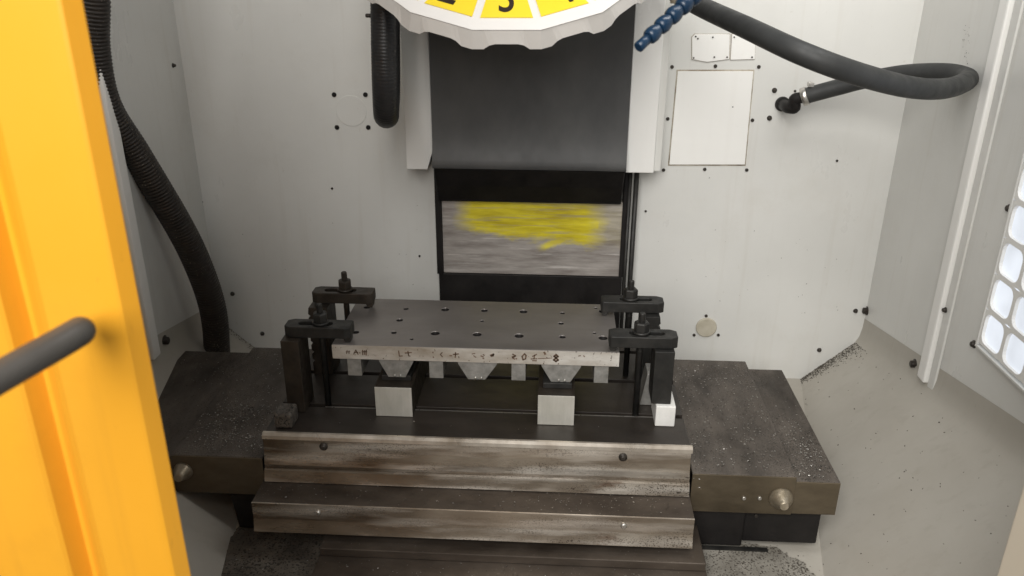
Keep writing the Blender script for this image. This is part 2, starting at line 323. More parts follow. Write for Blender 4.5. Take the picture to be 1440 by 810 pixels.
# ------------------------------------------------------------------ window with a grille of rounded openings in the right wall
def rrect(cy, cz, hy, hz, r, n=4):
    out = []
    for (sy, sz, a0) in ((1, 1, 0), (-1, 1, 90), (-1, -1, 180), (1, -1, 270)):
        for k in range(n+1):
            a = R(a0+90*k/n); out.append((cy+sy*(hy-r)+r*math.cos(a), cz+sz*(hz-r)+r*math.sin(a)))
    return out
win = thing('guarded_window', (XR, 0.1, 0.4), 'bright daylit window behind a pale grille of rounded openings in the right wall', 'window')
gr = MB(); cw, chh = 0.083, 0.0745; wc = onX(1400, 470, XR-0.004); y0, z0 = wc.y+cw/2, wc.z-chh/2
for i in range(7):
    for j in range(9):
        cy, cz = y0-cw*(i+0.5), z0+chh*(j+0.5)
        q = rrect(cy, cz, cw/2-0.0055, chh/2-0.0055, 0.018); n = len(q)
        outer = []
        for (a, b) in q:     # push each point of the opening out to the cell border
            da, db = a-cy, b-cz; t = max(abs(da)/(cw/2), abs(db)/(chh/2)); outer.append((cy+da/t, cz+db/t))
        X1, X0 = XR-0.010, XR-0.001
        vs = [(X1, a, b) for a, b in outer]+[(X1, a, b) for a, b in q]+[(X0, a, b) for a, b in q]
        gr.add(vs, [(k, (k+1) % n, n+(k+1) % n, n+k) for k in range(n)]+[(n+k, n+(k+1) % n, 2*n+(k+1) % n, 2*n+k) for k in range(n)])
        if i < 6:
            pm = MB(); pm.add([(XR-0.0035, cy+a*cw/2*0.985, cz+b*chh/2*0.985) for a, b in ((-1, -1), (1, -1), (1, 1), (-1, 1))], [(0, 1, 2, 3)]); pm.build('window_pane', panem, win)
gr.build('grille', white2, win)
mb = MB()
mb.box(XR-0.012, XR-0.0005, y0+0.0005, y0+0.006, z0-0.006, z0+chh*9); mb.box(XR-0.012, XR-0.0005, y0-7*cw, y0+0.006, z0-0.012, z0-0.0065)
mb.build('window_frame', white, win, bev=0.001)

# ------------------------------------------------------------------ things on the back wall
def plate_on_wall(name, quad, label, cat, screws, thick=0.004, sr=0.004, group=None, rim=True, parts=()):
    P = [onY(*q, YW) for q in quad]; c = sum(P, Vector())/len(P); c.y = YW
    t = thing(name, c, label, cat, group)
    if rim:
        mb = MB(); g = [c+(p-c)*1.03 for p in P]; mb.prism(g, (0, -0.0015, 0)); mb.build('seam', seam, t)
    mb = MB(); mb.prism(P, (0, -thick, 0)); mb.build('cover_plate', white2, t, bev=0.0008)
    for s in screws:
        mb = MB(); q = onY(*s, YW)
        inside = min(p.x for p in P) < q.x < max(p.x for p in P) and min(p.z for p in P) < q.z < max(p.z for p in P)
        screw(mb, q+Vector((0, -thick if inside else 0, 0)), bn, sr); mb.build('screw', boltm, t)
    return t
acc = plate_on_wall('access_panel', [(953, 100), (1059, 100), (1047, 231), (941, 231)], 'large square white blank panel framed by eight dark screws on the back wall', 'access panel',
    [(945, 94), (1006, 93), (1067, 94), (939, 167), (1058, 169), (933, 239), (991, 238), (1050, 239)], sr=0.0046)
plate_on_wall('small_cover_plate', [(973, 52), (977, 48), (1026, 48), (1025, 83), (994, 87), (973, 83)], 'wider of two small white cover plates above the square access panel', 'cover plate',
    [(978, 51), (981, 54), (1002, 52), (1004, 80), (975, 81), (1022, 80)], sr=0.002)
plate_on_wall('small_cover_plate', [(1029, 48), (1062, 49), (1061, 83), (1027, 84)], 'narrower small white cover plate above the square access panel, beside the wider one', 'cover plate',
    [(1032, 52), (1057, 80)], sr=0.002)
# round blanked port with four dark screws, left of the hanging hose
c = onY(494, 156, YW); prt = thing('round_port_cover', c, 'faint round white port cover among four dark screws on the back wall', 'port cover')
mb = MB(); mb.lathe(c, bn, [(-0.002, 0.040), (0.0008, 0.040), (0.0013, 0.0392)], 40); mb.build('cover_disc', white, prt)
for s in [(470, 133), (514, 133), (474, 179), (518, 179)]:
    mb = MB(); screw(mb, onY(*s, YW), bn, 0.0062, 0.004); mb.build('screw', blackm, prt)
c = onY(993, 460, YW); plg = thing('round_plug', c, 'small round beige plug low on the back wall beside the right rear clamp', 'plug')
mb = MB(); mb.lathe(c, bn, [(-0.002, 0.029), (0.004, 0.029), (0.0055, 0.027)], 28); mb.build('plug_disc', plugm, plg)
for s in [(976, 471), (1010, 471), (993, 444)]:
    mb = MB(); screw(mb, onY(*s, YW), bn, 0.0045); mb.build('screw', boltm, plg)

# ------------------------------------------------------------------ column: two white guards, black cover, steel panel, rods
gl = thing('column_guard', (-0.2, 0.70, 0.378), 'white sheet guard left of the black column cover with a clipped lower corner', 'column guard', 'white guards beside the black column cover')
mb = MB(); mb.prism([(-0.231, 0.65, 0.378), (-0.178, 0.65, 0.378), (-0.163, 0.65, 0.425), (-0.163, 0.65, ZT), (-0.231, 0.65, ZT)], (0, 0.0995, 0)); mb.build('guard_sheet', white2, gl, bev=0.002)
gr_ = thing('column_guard', (0.365, 0.70, 0.379), 'white sheet guard right of the black column cover with square lower corner', 'column guard', 'white guards beside the black column cover')
mb = MB(); mb.box(0.3225, 0.392, 0.65, 0.7495, 0.379, ZT); mb.build('guard_sheet', white2, gr_, bev=0.002)
mb = MB(); mb.box(0.3925, 0.410, 0.662, 0.7495, 0.381, ZT); mb.build('guard_flange', white, gr_, bev=0.0015)
col = thing('column_cover', (0.08, 0.72, 0.0), 'black column cover with bulging upper sheet above a steel panel smeared yellow', 'column cover')
prof = [(0.634, ZT), (0.634, 0.56), (0.632, 0.50), (0.628, 0.46), (0.622, 0.43), (0.617, 0.413), (0.615, 0.402), (0.6152, 0.394), (0.6175, 0.390), (0.628, 0.388), (0.72, 0.388), (0.72, ZT)]
mb = MB(); mb.prism([(-0.160, y, z) for y, z in prof], (0.4805, 0, 0)); o = mb.build('cover_sheet', apronm, col)
for p_ in o.data.polygons: p_.use_smooth = True
o.data.set_sharp_from_angle(angle=R(38))
prof = [(0.623, 0.3875), (0.628, 0.380), (0.655, 0.336), (0.688, 0.2905), (0.690, 0.2835), (0.70, 0.2835), (0.70, 0.3875)]
mb = MB(); mb.prism([(-0.1585, y, z) for y, z in prof], (0.4775, 0, 0)); o = mb.build('shaded_underside', blackm, col, bev=0.003)  # underside of the fold, its shade put into a blacker colour
mb = MB(); mb.box(-0.153, 0.3255, 0.712, 0.7485, 0.0735, 0.2825); mb.build('steel_panel', smear, col, bev=0.001)
mb = MB(); mb.box(-0.166, 0.334, 0.706, 0.7485, -0.30, 0.0725); mb.build('lower_panel', blackm, col, bev=0.0015)
mb = MB(); mb.box(-0.1695, -0.154, 0.700, 0.7485, 0.073, 0.40); mb.build('side_strip', blackm, col, bev=0.001)
mb = MB(); mb.box(0.326, 0.336, 0.707, 0.7485, 0.073, 0.377); mb.build('side_strip', blackm, col, bev=0.001)
for x, r in ((0.3405, 0.0052), (0.3565, 0.0066)):
    mb = MB(); mb.lathe((x, 0.708, -0.3), (0, 0, 1), [(0, r), (0.676, r)], 14); mb.build('guide_rod', oxide, col)

# ------------------------------------------------------------------ machine table and its covers
XA, XB = -0.428, 0.428
tab = thing('machine_table', (0, 0.2, -0.2), 'dark oily machine table with T-slots under the clamped fixture plate', 'machine table')
slots = [0.118, 0.262, 0.406]
mb = MB(); ys = [0.0125]+[s for q in slots for s in (q-0.007, q+0.007)]+[0.50]
edges = list(zip(ys[0::2], ys[1::2]))
for a, b in edges: mb.box(XA+0.004, XB-0.004, a, b, -0.022, 0)
mb.box(XA+0.004, XB-0.004, 0.0125, 0.50, -0.055, -0.0225)
mb.build('table_top', tablem, tab, bev=0.001)
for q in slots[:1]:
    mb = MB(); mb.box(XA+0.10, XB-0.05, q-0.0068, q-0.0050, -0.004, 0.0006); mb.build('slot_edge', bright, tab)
mb = MB(); mb.prism([(XA, 0.0, -0.011), (XA, 0.0015, -0.004), (XA, 0.007, 0.0005), (XA, 0.012, 0.0005), (XA, 0.012, -0.011)], (XB-XA, 0, 0)); mb.build('front_lip', paleedge, tab)
mb = MB(); mb.box(XA, XB, 0.05, 0.46, -0.25, -0.0555); mb.build('saddle', blackm, tab)

fc = thing('front_way_cover', (0, 0, -0.1), 'upper stained steel cover panel screwed below the front lip of the table', 'way cover', 'stepped steel covers in front of the table')
mb = MB(); mb.prism([(XA, 0.003, -0.0115), (XA, 0.0025, -0.020), (XA, 0.0020, -0.038), (XA, -0.0015, -0.056), (XA, -0.0055, -0.068), (XA, -0.0045, -0.0755), (XA, 0.03, -0.0755), (XA, 0.03, -0.0115)], (XB-XA-0.002, 0, 0)); mb.build('front_panel', steelf, fc, bev=0.001)
mb = MB(); mb.prism([(XA-0.001, 0.000, -0.0765), (XA-0.001, -0.006, -0.081), (XA-0.001, -0.013, -0.104), (XA-0.001, 0.03, -0.104), (XA-0.001, 0.03, -0.0765)], (XB-XA, 0, 0)); mb.build('wiper_strip', steelf, fc)
for t in [(455, 628), (876, 643)]:
    q = onY(*t, 0.0012); mb = MB(); mb.lathe(q+Vector((0, 0.002, 0)), bn, [(0, 0.0085), (0.0035, 0.0085), (0.0036, 0.0055), (0.006, 0.0055), (0.008, 0.0035)], 14); mb.build('bolt', boltm, fc)
lc = thing('front_way_cover', (0, -0.06, -0.17), 'lower projecting steel step cover with chips on top and two bright bolts', 'way cover', 'stepped steel covers in front of the table')
yl = -0.078
mb = MB(); mb.prism([(-0.434, 0.03, -0.1045), (-0.434, yl+0.003, -0.1085), (-0.434, yl+0.003, -0.114), (-0.434, 0.03, -0.114)], (0.863, 0, 0)); mb.build('cover_top', steeld, lc)
mb = MB(); mb.prism([(-0.434, yl, -0.1075), (-0.434, yl+0.0028, -0.1075), (-0.434, yl+0.0028, -0.145), (-0.434, yl-0.004, -0.172), (-0.434, yl-0.007, -0.172), (-0.434, yl, -0.145)], (0.863, 0, 0)); mb.build('front_panel', steelf, lc, bev=0.001)
mb = MB(); mb.box(-0.4335, 0.4285, yl-0.0008, yl+0.0014, -0.1080, -0.1064); mb.build('edge_highlight', paleedge, lc)  # thin bright strip, the highlight along this edge put into colour
for x in (-0.4338, 0.4262):
    mb = MB(); mb.box(x, x+0.0026, yl+0.0032, 0.03, -0.172, -0.1145); mb.build('end_plate', steeld, lc)
for t in [(447, 721), (877, 739)]:
    q = onY(*t, yl); mb = MB(); mb.lathe(q+Vector((0, 0.002, 0)), bn, [(0, 0.0062), (0.0045, 0.0062), (0.0065, 0.004)], 12); mb.build('bolt', bright, lc)
bc = thing('bottom_way_cover', (0.078, -0.1, -0.2), 'dark lowest cover strewn with bright chips below the stepped steel covers', 'way cover')
mb = MB(); mb.box(-0.297, 0.453, -0.108, 0.10, -0.205, -0.187); mb.build('upper_sheet', steeld, bc, bev=0.0015)
mb = MB(); mb.box(-0.299, 0.455, -0.42, 0.10, -0.226, -0.2055); mb.build('lower_sheet', steeld, bc, bev=0.0015)
mb = MB(); mb.box(-0.290, 0.446, -0.415, 0.10, -0.26, -0.2265); mb.build('cover_body', blackm, bc)

zc = -0.056
rc = thing('side_way_cover', (0.58, 0.25, -0.15), 'brown oily telescopic cover right of the table with chips and a large knob', 'way cover', 'telescopic covers either side of the table')
mb = MB(); mb.box(0.4315, 0.634, 0.0, 0.484, zc-0.004, zc); mb.build('inner_sheet', coverm, rc, bev=0.0012)
mb = MB(); mb.box(0.6365, 0.722, 0.004, 0.468, zc-0.019, zc-0.013); mb.build('outer_sheet', coverm, rc, bev=0.0012)
mb = MB(); mb.box(0.4315, 0.634, -0.0025, 0.0, -0.146, zc-0.001); mb.build('front_panel', coverf, rc, bev=0.001)
mb = MB(); mb.box(0.6345, 0.722, 0.0015, 0.004, -0.146, zc-0.014); mb.build('outer_front_panel', coverf, rc, bev=0.001)
mb = MB(); mb.box(0.7195, 0.722, 0.0045, 0.468, -0.146, zc-0.0195); mb.build('end_plate', coverm, rc)
mb = MB(); q = onY(1098, 700, -0.0025); mb.lathe(q+Vector((0, 0.001, 0)), bn, [(0, 0.024), (0.006, 0.0235), (0.014, 0.019), (0.022, 0.011), (0.026, 0.0095), (0.030, 0.008)], 24); mb.build('knob', brassy, rc)
for t in [(1046, 700), (1068, 700)]:
    mb = MB(); screw(mb, onY(*t, -0.0025), bn, 0.0042, 0.004); mb.build('screw', bright, rc)
lf = thing('side_way_cover', (-0.62, 0.25, -0.15), 'brown oily telescopic cover left of the table, partly behind the yellow door', 'way cover', 'telescopic covers either side of the table')
mb = MB(); mb.box(-0.622, -0.4325, 0.0, 0.484, zc-0.004, zc); mb.build('inner_sheet', coverm, lf, bev=0.0012)
mb = MB(); mb.box(-0.80, -0.6245, 0.004, 0.478, zc-0.019, zc-0.013); mb.build('outer_sheet', coverm, lf, bev=0.0012)
mb = MB(); mb.box(-0.622, -0.4325, -0.0025, 0.0, -0.146, zc-0.001); mb.build('front_panel', coverf, lf, bev=0.001)
mb = MB(); mb.box(-0.80, -0.6225, 0.0015, 0.004, -0.146, zc-0.014); mb.build('outer_front_panel', coverf, lf, bev=0.001)
mb = MB(); q = onY(258, 662, -0.0025); mb.lathe(q+Vector((0, 0.001, 0)), bn, [(0, 0.020), (0.006, 0.019), (0.020, 0.011), (0.028, 0.008)], 24); mb.build('knob', brassy, lf)

mx = thing('cover_housing', (0.58, 0.1, -0.23), 'black box housing under the right telescopic cover', 'housing')
mb = MB(); mb.box(0.548, 0.700, 0.012, 0.40, -0.228, -0.1475); mb.build('housing_body', blackm, mx, bev=0.004)
mb = MB(); mb.box(0.436, 0.5475, 0.006, 0.40, -0.236, -0.1475); mb.build('housing_end', blackm, mx, bev=0.003)
mb = MB(); mb.box(0.44, 0.60, -0.004, 0.0055, -0.240, -0.2365); mb.build('housing_rail', oxide, mx)
mb = MB(); q = (0.57, 0.012, -0.162); screw(mb, q, bn, 0.004); mb.build('screw', boltm, mx)
mb = MB(); mb.prism([(-0.512, 0.0, -0.1475), (-0.4345, 0.0, -0.1475), (-0.4345, 0.0, -0.234), (-0.503, 0.0, -0.234)], (0, 0.36, 0))
o = mb.build('cover_support_bracket', blackm, bev=0.003); tag(o, 'black bracket under the left telescopic cover beside the step cover', 'bracket')

# ------------------------------------------------------------------ fixture plate
PX0, PX1, PY0, PY1, PZ0, PZ1 = -0.299, 0.2835, 0.100, 0.338, 0.1225, 0.154
fx = thing('fixture_plate', (0, 0.1, PZ0), 'dark ground steel fixture plate drilled with holes, pale marked front edge', 'fixture plate')
mb = MB(); mb.box(PX0, PX1, PY0+0.0012, PY1, PZ0, PZ1); pl = mb.build('plate', ground, fx)
cutm = MB(); holes = []
for t, r in [((626, 435), .0072), ((681, 436.5), .0062), ((736, 438), .0072), ((678, 451), .0034), ((612, 468.5), .0074), ((671, 470), .0074), ((730, 472), .0076), ((791, 440), .0042), ((789, 454.5), .0046), ((791, 473.5), .0052), ((562, 450), .0058), ((571, 434), .0046), ((554, 467.5), .0046), ((579, 477), .0026), ((848, 437.5), .0075), ((848, 475), .0075), ((836, 468), .003), ((838, 433), .003), ((516, 432), .006), ((500, 467), .006)]:
    q = onZ(*t, PZ1); holes.append((q, r)); r *= 1.25; cutm.lathe(q-Vector((0, 0, 0.05)), (0, 0, 1), [(0, r), (0.0488, r), (0.0502, r*1.12), (0.06, r*1.12)], 20)
cut(pl, cutm)
pl.data.materials.append(blackm); offp = parent_loc(fx)  # black on the hole walls puts the shade inside them into colour
for p_ in pl.data.polygons:
    w_ = p_.center+offp
    if abs(p_.normal.z) < 0.3 and PX0+0.003 < w_.x < PX1-0.003 and PY0+0.003 < w_.y < PY1-0.003: p_.material_index = 1
b = pl.modifiers.new('edges', 'BEVEL'); b.width = 0.0008; b.segments = 1; b.limit_method = 'ANGLE'; b.angle_limit = R(60)
mb = MB(); mb.box(PX0, PX1, PY0, PY0+0.001, PZ0+0.0003, PZ1-0.0005); mb.build('front_edge', plateedge, fx)
def strokes(par, group, mat):             # hand-written marks on the plate edge: flat thin pen strokes
    for (x, z, w, segs) in group:
        mb = MB()
        for s in segs:
            P = [Vector((x+a, PY0-0.0004, z+b)) for a, b in s]
            for a, c in zip(P, P[1:]):
                d = (c-a).normalized(); n = Vector((-d.z, 0, d.x))*w; e = d*w*0.6
                mb.prism([a-e+n, a-e-n, c+e-n, c+e+n], (0, 0.0003, 0))
        mb.build('pen_mark', mat, par)
zm = (PZ0+PZ1)/2; h = 0.0075
def xat(px): return onY(px, 500, PY0).x
strokes(fx, [
    (xat(489), zm, .0009, [[(-.002, -h*.5), (0, h*.5)], [(.003, -h*.5), (.0035, h*.4)], [(-.003, 0), (.005, h*.1)]]),
    (xat(501), zm, .0011, [[(-.005, -h*.6), (0, h*.7), (.004, -h*.6)], [(-.004, -h*.1), (.004, 0)], [(.007, -.001), (.0085, -.001)]]),
    (xat(513), zm, .0012, [[(-.004, -h*.7), (-.0035, h*.7)], [(.003, -h*.8), (.004, h*.8)], [(-.005, h*.2), (.005, h*.3)], [(0, -h*.6), (.0005, h*.6)]]),
    (xat(563), zm, .0012, [[(-.003, h*.8), (-.002, -h*.8), (.004, -h*.7)]]),
    (xat(574), zm, .0012, [[(-.006, h*.2), (.007, h*.4)], [(0, h*.8), (.001, -h*.6), (.004, -h*.7)]]),
    (xat(609), zm, .0012, [[(0, h*.7), (0, h*.5)], [(0, -h*.7), (.001, -h*.9)]]),
    (xat(620), zm, .0010, [[(.003, h*.7), (-.001, h*.1), (.003, -h*.6)]]),
    (xat(638), zm, .0013, [[(-.008, -h*.2), (-.004, -h*.2)], [(-.001, h*.2), (.010, h*.4)], [(.004, h*.8), (.003, -h*.7)]]),
    (xat(668), zm, .0009, [[(-.006, h*.5), (0, h*.7)], [(-.003, 0), (.002, -h*.5)]]),
    (xat(679), zm, .0012, [[(-.004, 0), (.001, -h*.3)], [(.001, h*.4), (.003, h*.2)], [(0, -h*.7), (.002, -h*.8)]]),
    (xat(692), zm+.002, .0018, [[(-.003, 0), (.003, h*.35), (.002, -h*.1), (-.002, -h*.3)]]),
    (xat(723), zm, .0014, [[(-.003, h*.8), (.003, h*.3), (-.003, -h*.3), (.001, -h*.7)], [(-.004, 0), (0, h*.1)], [(.004, -h*.5), (.005, -h*.6)]]),
    (xat(737), zm, .0015, [[(.001, h), (-.004, h*.2), (-.002, -h*.8), (.003, -h*.5), (.004, h*.5), (.001, h)]]),
    (xat(751), zm, .0012, [[(-.003, h*.3), (.005, h*.9)], [(-.006, -h*.5), (.006, -h*.4)], [(.001, h*.7), (0, -h*.4)], [(-.003, -h), (.005, -h)]]),
    (xat(768), zm-.001, .0008, [[(-.016, -h*.2), (.012, h*.1)]]),
    (xat(782), zm, .0019, [[(-.004, h*.5), (0, h), (.004, h*.5), (0, h*.1), (-.004, h*.5)], [(-.0045, -h*.6), (0, 0), (.0045, -h*.6), (0, -h), (-.0045, -h*.6)]]),
    (xat(815), zm+.006, .0010, [[(-.002, 0), (.002, .001)], [(.008, .001), (.010, -.001)]]),
    (xat(766), zm+.010, .0020, [[(-.001, .002), (.001, -.002)]]),
], rustink)
for px_ in (498, 613, 729, 846):          # narrow bars hanging under the front edge
    x = onY(px_, 520, PY0).x; mb = MB(); mb.box(x-0.0145, x+0.0145, PY0+0.004, PY1-0.01, PZ0-0.041, PZ0-0.0003); mb.build('locating_bar', sawn, fx, bev=0.001)
for a, b, c, d in ((532, 581, 546, 570), (643, 699, 658, 682), (761, 818, 775, 802)):   # tapered bars
    q = [onY(a, 509, PY0).x, onY(b, 509, PY0).x]; w = [onY(c, 535, PY0).x, onY(d, 535, PY0).x]; m = (q[0]+q[1])/2
    mb = MB(); mb.prism([(q[0], PY0+0.003, PZ0-0.0003), (q[0]+0.001, PY0+0.003, PZ0-0.006), (w[0], PY0+0.003, PZ0-0.041), (w[1], PY0+0.003, PZ0-0.041), (q[1]-0.001, PY0+0.003, PZ0-0.006), (q[1], PY0+0.003, PZ0-0.0003)], (0, PY1-PY0-0.012, 0))
    o = mb.build('tapered_bar', sawn, fx, bev=0.001)
    for dx in (-0.004, 0.008):
        mb = MB(); mb.lathe((m+dx, PY0+0.0035, PZ0-0.036), bn, [(0, 0.0024), (0.0028, 0.0024), (0.0034, 0.001)], 8); mb.build('pin', bright, o)

# ------------------------------------------------------------------ blocks that carry the plate
for (x0, x1, y, lab) in ((-0.2135, -0.136, 0.083, 'left grey ground steel support block under the fixture plate'), (0.122, 0.197, 0.070, 'right grey ground steel support block with a vertical streak under the fixture plate')):
    t = thing('support_block', ((x0+x1)/2, y, 0), lab, 'support block', 'blocks carrying the fixture plate')
    mb = MB(); mb.box(x0, x1, y, 0.33, 0.0005, 0.069); mb.build('block_body', oxide2, t, bev=0.0015)
    mb = MB(); mb.box(x0+0.0006, x1-0.0006, y-0.0012, y, 0.0008, 0.0688); mb.build('end_face', blockm, t, bev=0.0006)
    mb = MB(); mb.box(x0+0.01, x1-0.006, y+0.028, 0.33, 0.0693, 0.0812); mb.build('shim', oxide, t, bev=0.001)

# ------------------------------------------------------------------ strap clamps
BZ0, BZ1 = 0.166, 0.190
def make_clamp(label):
    t = thing('strap_clamp', (0, 0, 0), label, 'clamp', 'strap clamps at the plate corners')
    # bar points to -x; stud at the origin
    L0, L1, w = -0.064, 0.072, 0.021
    mb = MB(); out = [(L0, -w*0.85), (L0+0.004, -w), (L1-0.012, -w), (L1, -w*0.66), (L1, w*0.66), (L1-0.012, w), (L0+0.012, w), (L0, w*0.7)]
    mb.prism([(x, y, BZ0) for x, y in out], (0, 0, BZ1-BZ0)); o = mb.build('bar', oxide, t)
    sl = [(0.038+0.0085*math.cos(a), 0.0085*math.sin(a)) for a in [R(-90+22.5*i) for i in range(9)]]+[(-0.016+0.0085*math.cos(a), 0.0085*math.sin(a)) for a in [R(90+22.5*i) for i in range(9)]]
    c = MB(); c.prism([(x, y, BZ0-0.01) for x, y in sl], (0, 0, 0.05)); cut(o, c)
    b = o.modifiers.new('edges', 'BEVEL'); b.width = 0.0016; b.segments = 2; b.limit_method = 'ANGLE'; b.angle_limit = R(35)
    mb = MB(); mb.prism([(L0+0.002, -0.012, BZ0-0.0003), (L0+0.018, -0.012, BZ0-0.0003), (L0+0.014, -0.012, PZ1+0.0004), (L0+0.003, -0.012, PZ1+0.0004)], (0, 0.024, 0)); mb.build('toe', oxide, t, bev=0.001)
    zt = BZ1+0.044; prof = [(0, 0.0064)]; z = 0.1; i = 0
    prof = [(0.0, 0.0064), (0.150, 0.0064)]
    z = 0.1505
    while z < zt-0.003: prof += [(z, 0.0068), (z+0.0011, 0.0056)]; z += 0.0022
    prof += [(zt-0.002, 0.0066), (zt, 0.005)]
    mb = MB(); mb.lathe((0, 0, 0.0), (0, 0, 1), prof, 12); mb.build('stud', oxide2 if False else oxide, t)
    mb = MB(); mb.lathe((0, 0, BZ1+0.0003), (0, 0, 1), [(0, 0.0172), (0.004, 0.0172), (0.0055, 0.0155)], 22); mb.build('washer', oxide, t)
    mb = MB(); mb.lathe((0, 0, BZ1+0.0058), (0, 0, 1), [(0, 0.0155), (0.017, 0.0155), (0.0195, 0.0125)], 6, smooth=False); nut = mb.build('nut', oxide, t, bev=0.0008)
    return t
def copy_thing(t, label):
    r = t.copy(); C.objects.link(r); r['label'] = label
    for ch in t.children:
        c = ch.copy(); C.objects.link(c); c.parent = r
    return r
sfr = onY(891, 587, 0.118)
xs_r, ys_f, ys_b = 0.3255, 0.118, 0.262
cl = make_clamp('black strap clamp at the front right corner of the plate'); cl.location = (xs_r, ys_f, 0.0005)
c2 = copy_thing(cl, 'black strap clamp at the rear right corner of the plate beside the guide rods'); c2.location = (xs_r-0.008, ys_b+0.026, 0.0005)
c3 = copy_thing(cl, 'dark strap clamp at the front left corner, above the tall black riser'); c3.location = (-0.324, ys_f+0.004, 0.0005); c3.rotation_euler.z = math.pi
c4 = copy_thing(cl, 'brownish strap clamp at the rear left corner with its stud standing highest'); c4.location = (-0.314, ys_b+0.026, 0.0045); c4.rotation_euler.z = math.pi
for ch in c4.children:
    ch.data = ch.data.copy(); ch.data.materials.clear(); ch.data.materials.append(oxide2)
for c_ in (c3, c4):
    for ch in c_.children:
        if ch.name.startswith('stud'):
            pass
# risers under the outer ends of the clamps
def riser(x0, x1, y0, y1, z0, z1, label, mat, steps=True):
    t = thing('riser_block', ((x0+x1)/2, (y0+y1)/2, z0), label, 'riser block', 'risers under the clamp heels')
    mb = MB(); mb.box(x0, x1, y0, y1, z0, z1); mb.build('block_body', mat, t, bev=0.0012)
    return t
riser(0.352, 0.391, 0.086, 0.145, 0.0475, 0.1655, 'tall black riser block standing on the white block at front right', oxide)
riser(-0.400, -0.363, 0.086, 0.150, 0.0005, 0.1655, 'tall black riser block under the front left clamp', oxide2)
def step_block(xo, xi, y0, y1, label, mat):    # stepped heel block: teeth face outwards
    s = 1 if xo > xi else -1
    t = thing('step_block', ((xo+xi)/2, y0, 0), label, 'step block', 'stepped heel blocks under the rear clamps')
    pts = [(xi, 0.0005), (xo, 0.0005)]; z = 0.03; n = 7; x = xo
    for k in range(n):
        z1 = 0.028+k*0.0192; pts += [(x, z1), (x-s*0.004, z1+0.003)]; x = xo-s*0.004 if k % 2 == 0 else xo
        if k % 2 == 0: pts += [(x, z1+0.008)]
    pts = [(xi, 0.0005), (xo, 0.0005)]
    for k in range(6):
        zz = 0.03+k*0.022; pts += [(xo, zz), (xo-s*0.006, zz+0.005), (xo, zz+0.010)]
    pts += [(xo-s*0.002, 0.1655), (xi, 0.1655)]
    mb = MB(); mb.prism([(a, y0, b_) for a, b_ in pts], (0, y1-y0, 0)); mb.build('block_body', mat, t, bev=0.0006); return t
step_block(0.382, 0.340, 0.250, 0.312, 'black stepped heel block under the rear right clamp', oxide)
step_block(-0.392, -0.348, 0.252, 0.318, 'brownish stepped heel block under the rear left clamp', oxide2)
mb = MB(); mb.box(0.3615, 0.401, 0.077, 0.150, 0.0005, 0.047); o = mb.build('white_block', whiteb, bev=0.0018)
tag(o, 'white spacer block on the table under the front right riser', 'spacer block')
mb = MB(); mb.box(-0.408, -0.370, 0.020, 0.066, 0.0005, 0.036); o = mb.build('grey_block', greyb, bev=0.006)
tag(o, 'small dirty grey pitted block in front of the left riser', 'spacer block')
mb = MB(); mb.prism([(0.338, 0.16, 0.0005), (0.372, 0.16, 0.0005), (0.372, 0.16, 0.075), (0.350, 0.16, 0.075)], (0, 0.05, 0)); o = mb.build('angled_spacer', sawn, bev=0.001)
tag(o, 'grey angled spacer standing behind the white block', 'spacer block')

# ------------------------------------------------------------------ hoses
def ribbed_hose(path, r, pitch, depth, n=18):
    P = resample(spline(path, 24), pitch/4); mb = MB()
    mb.tube(P, [(r, r-depth*0.4, r-depth, r-depth*0.4)[i % 4] for i in range(len(P))], n); return mb
t = thing('drain_hose', onY(305, 488, 0.60), 'thick dusty black corrugated hose curving down the left of the enclosure', 'hose')
pts = [(118, -420, .30), (121, -230, .31), (126, -60, .33), (130, 0, .34), (131, 70, .35), (148, 148, .37), (192, 219, .42), (252, 318, .49), (281, 378, .53), (299, 433, .56), (305, 488, .58), (306, 560, .59), (300, 640, .60)]
mb = ribbed_hose([onY(*q) for q in pts], 0.0345, 0.0082, 0.0026, 22); mb.build('corrugated_tube', ribbed, t)
t = thing('hanging_hose', onY(543, 170, 0.45), 'black ribbed hose loop hanging beside the left white guard', 'hose')
mb = ribbed_hose([onY(536, -260, .40), onY(538, -60, .34), onY(540, 0, .33), onY(541, 80, .32), onY(542, 130, .33), onY(543, 160, .37), onY(544, 158, .45), onY(546, 130, .52), onY(546, 80, .545), onY(545, 0, .55), onY(545, -60, .55), onY(544, -260, .52)], 0.0275, 0.0062, 0.0005, 18); mb.build('ribbed_tube', rubber, t)
mb = MB(); a = onY(526, 22, .33); mb.lathe(a, (-1, 0, 0), [(0, 0.004), (0.015, 0.004), (0.017, 0.003)], 10); mb.build('side_pin', boltm, t)
t = thing('coolant_hose', onY(1097, 146, YW), 'smooth dark grey hose looping from the upper middle to a wall elbow on the right', 'hose')
hp = [(905, -46, 1.80), (945, -14, 1.74), (985, 9, 1.64), (1050, 39, 1.48), (1125, 74, 1.38), (1200, 102, 1.39), (1275, 122, 1.47), (1325, 125, 1.55), (1354, 117, 1.63), (1360, 109, 1.70), (1331, 102, 1.76), (1275, 103, 1.83), (1220, 112, 1.89), (1181, 122, 1.93), (1140, 133, 1.965), (1128, 137, 1.975)]
P = spline([atD(*q) for q in hp], 10); mb = MB(); mb.tube(P, 0.0195, 20); mb.build('rubber_tube', hoser, t)
a, b_ = atD(1136, 134.3, 1.968), atD(1124, 138.3, 1.978); ax = (b_-a).normalized()
mb = MB(); mb.lathe(a, ax, [(0, 0.0205), (0.001, 0.0222), (0.013, 0.0222), (0.014, 0.0205)], 20); clampo = mb.build('hose_clamp', bright, t)
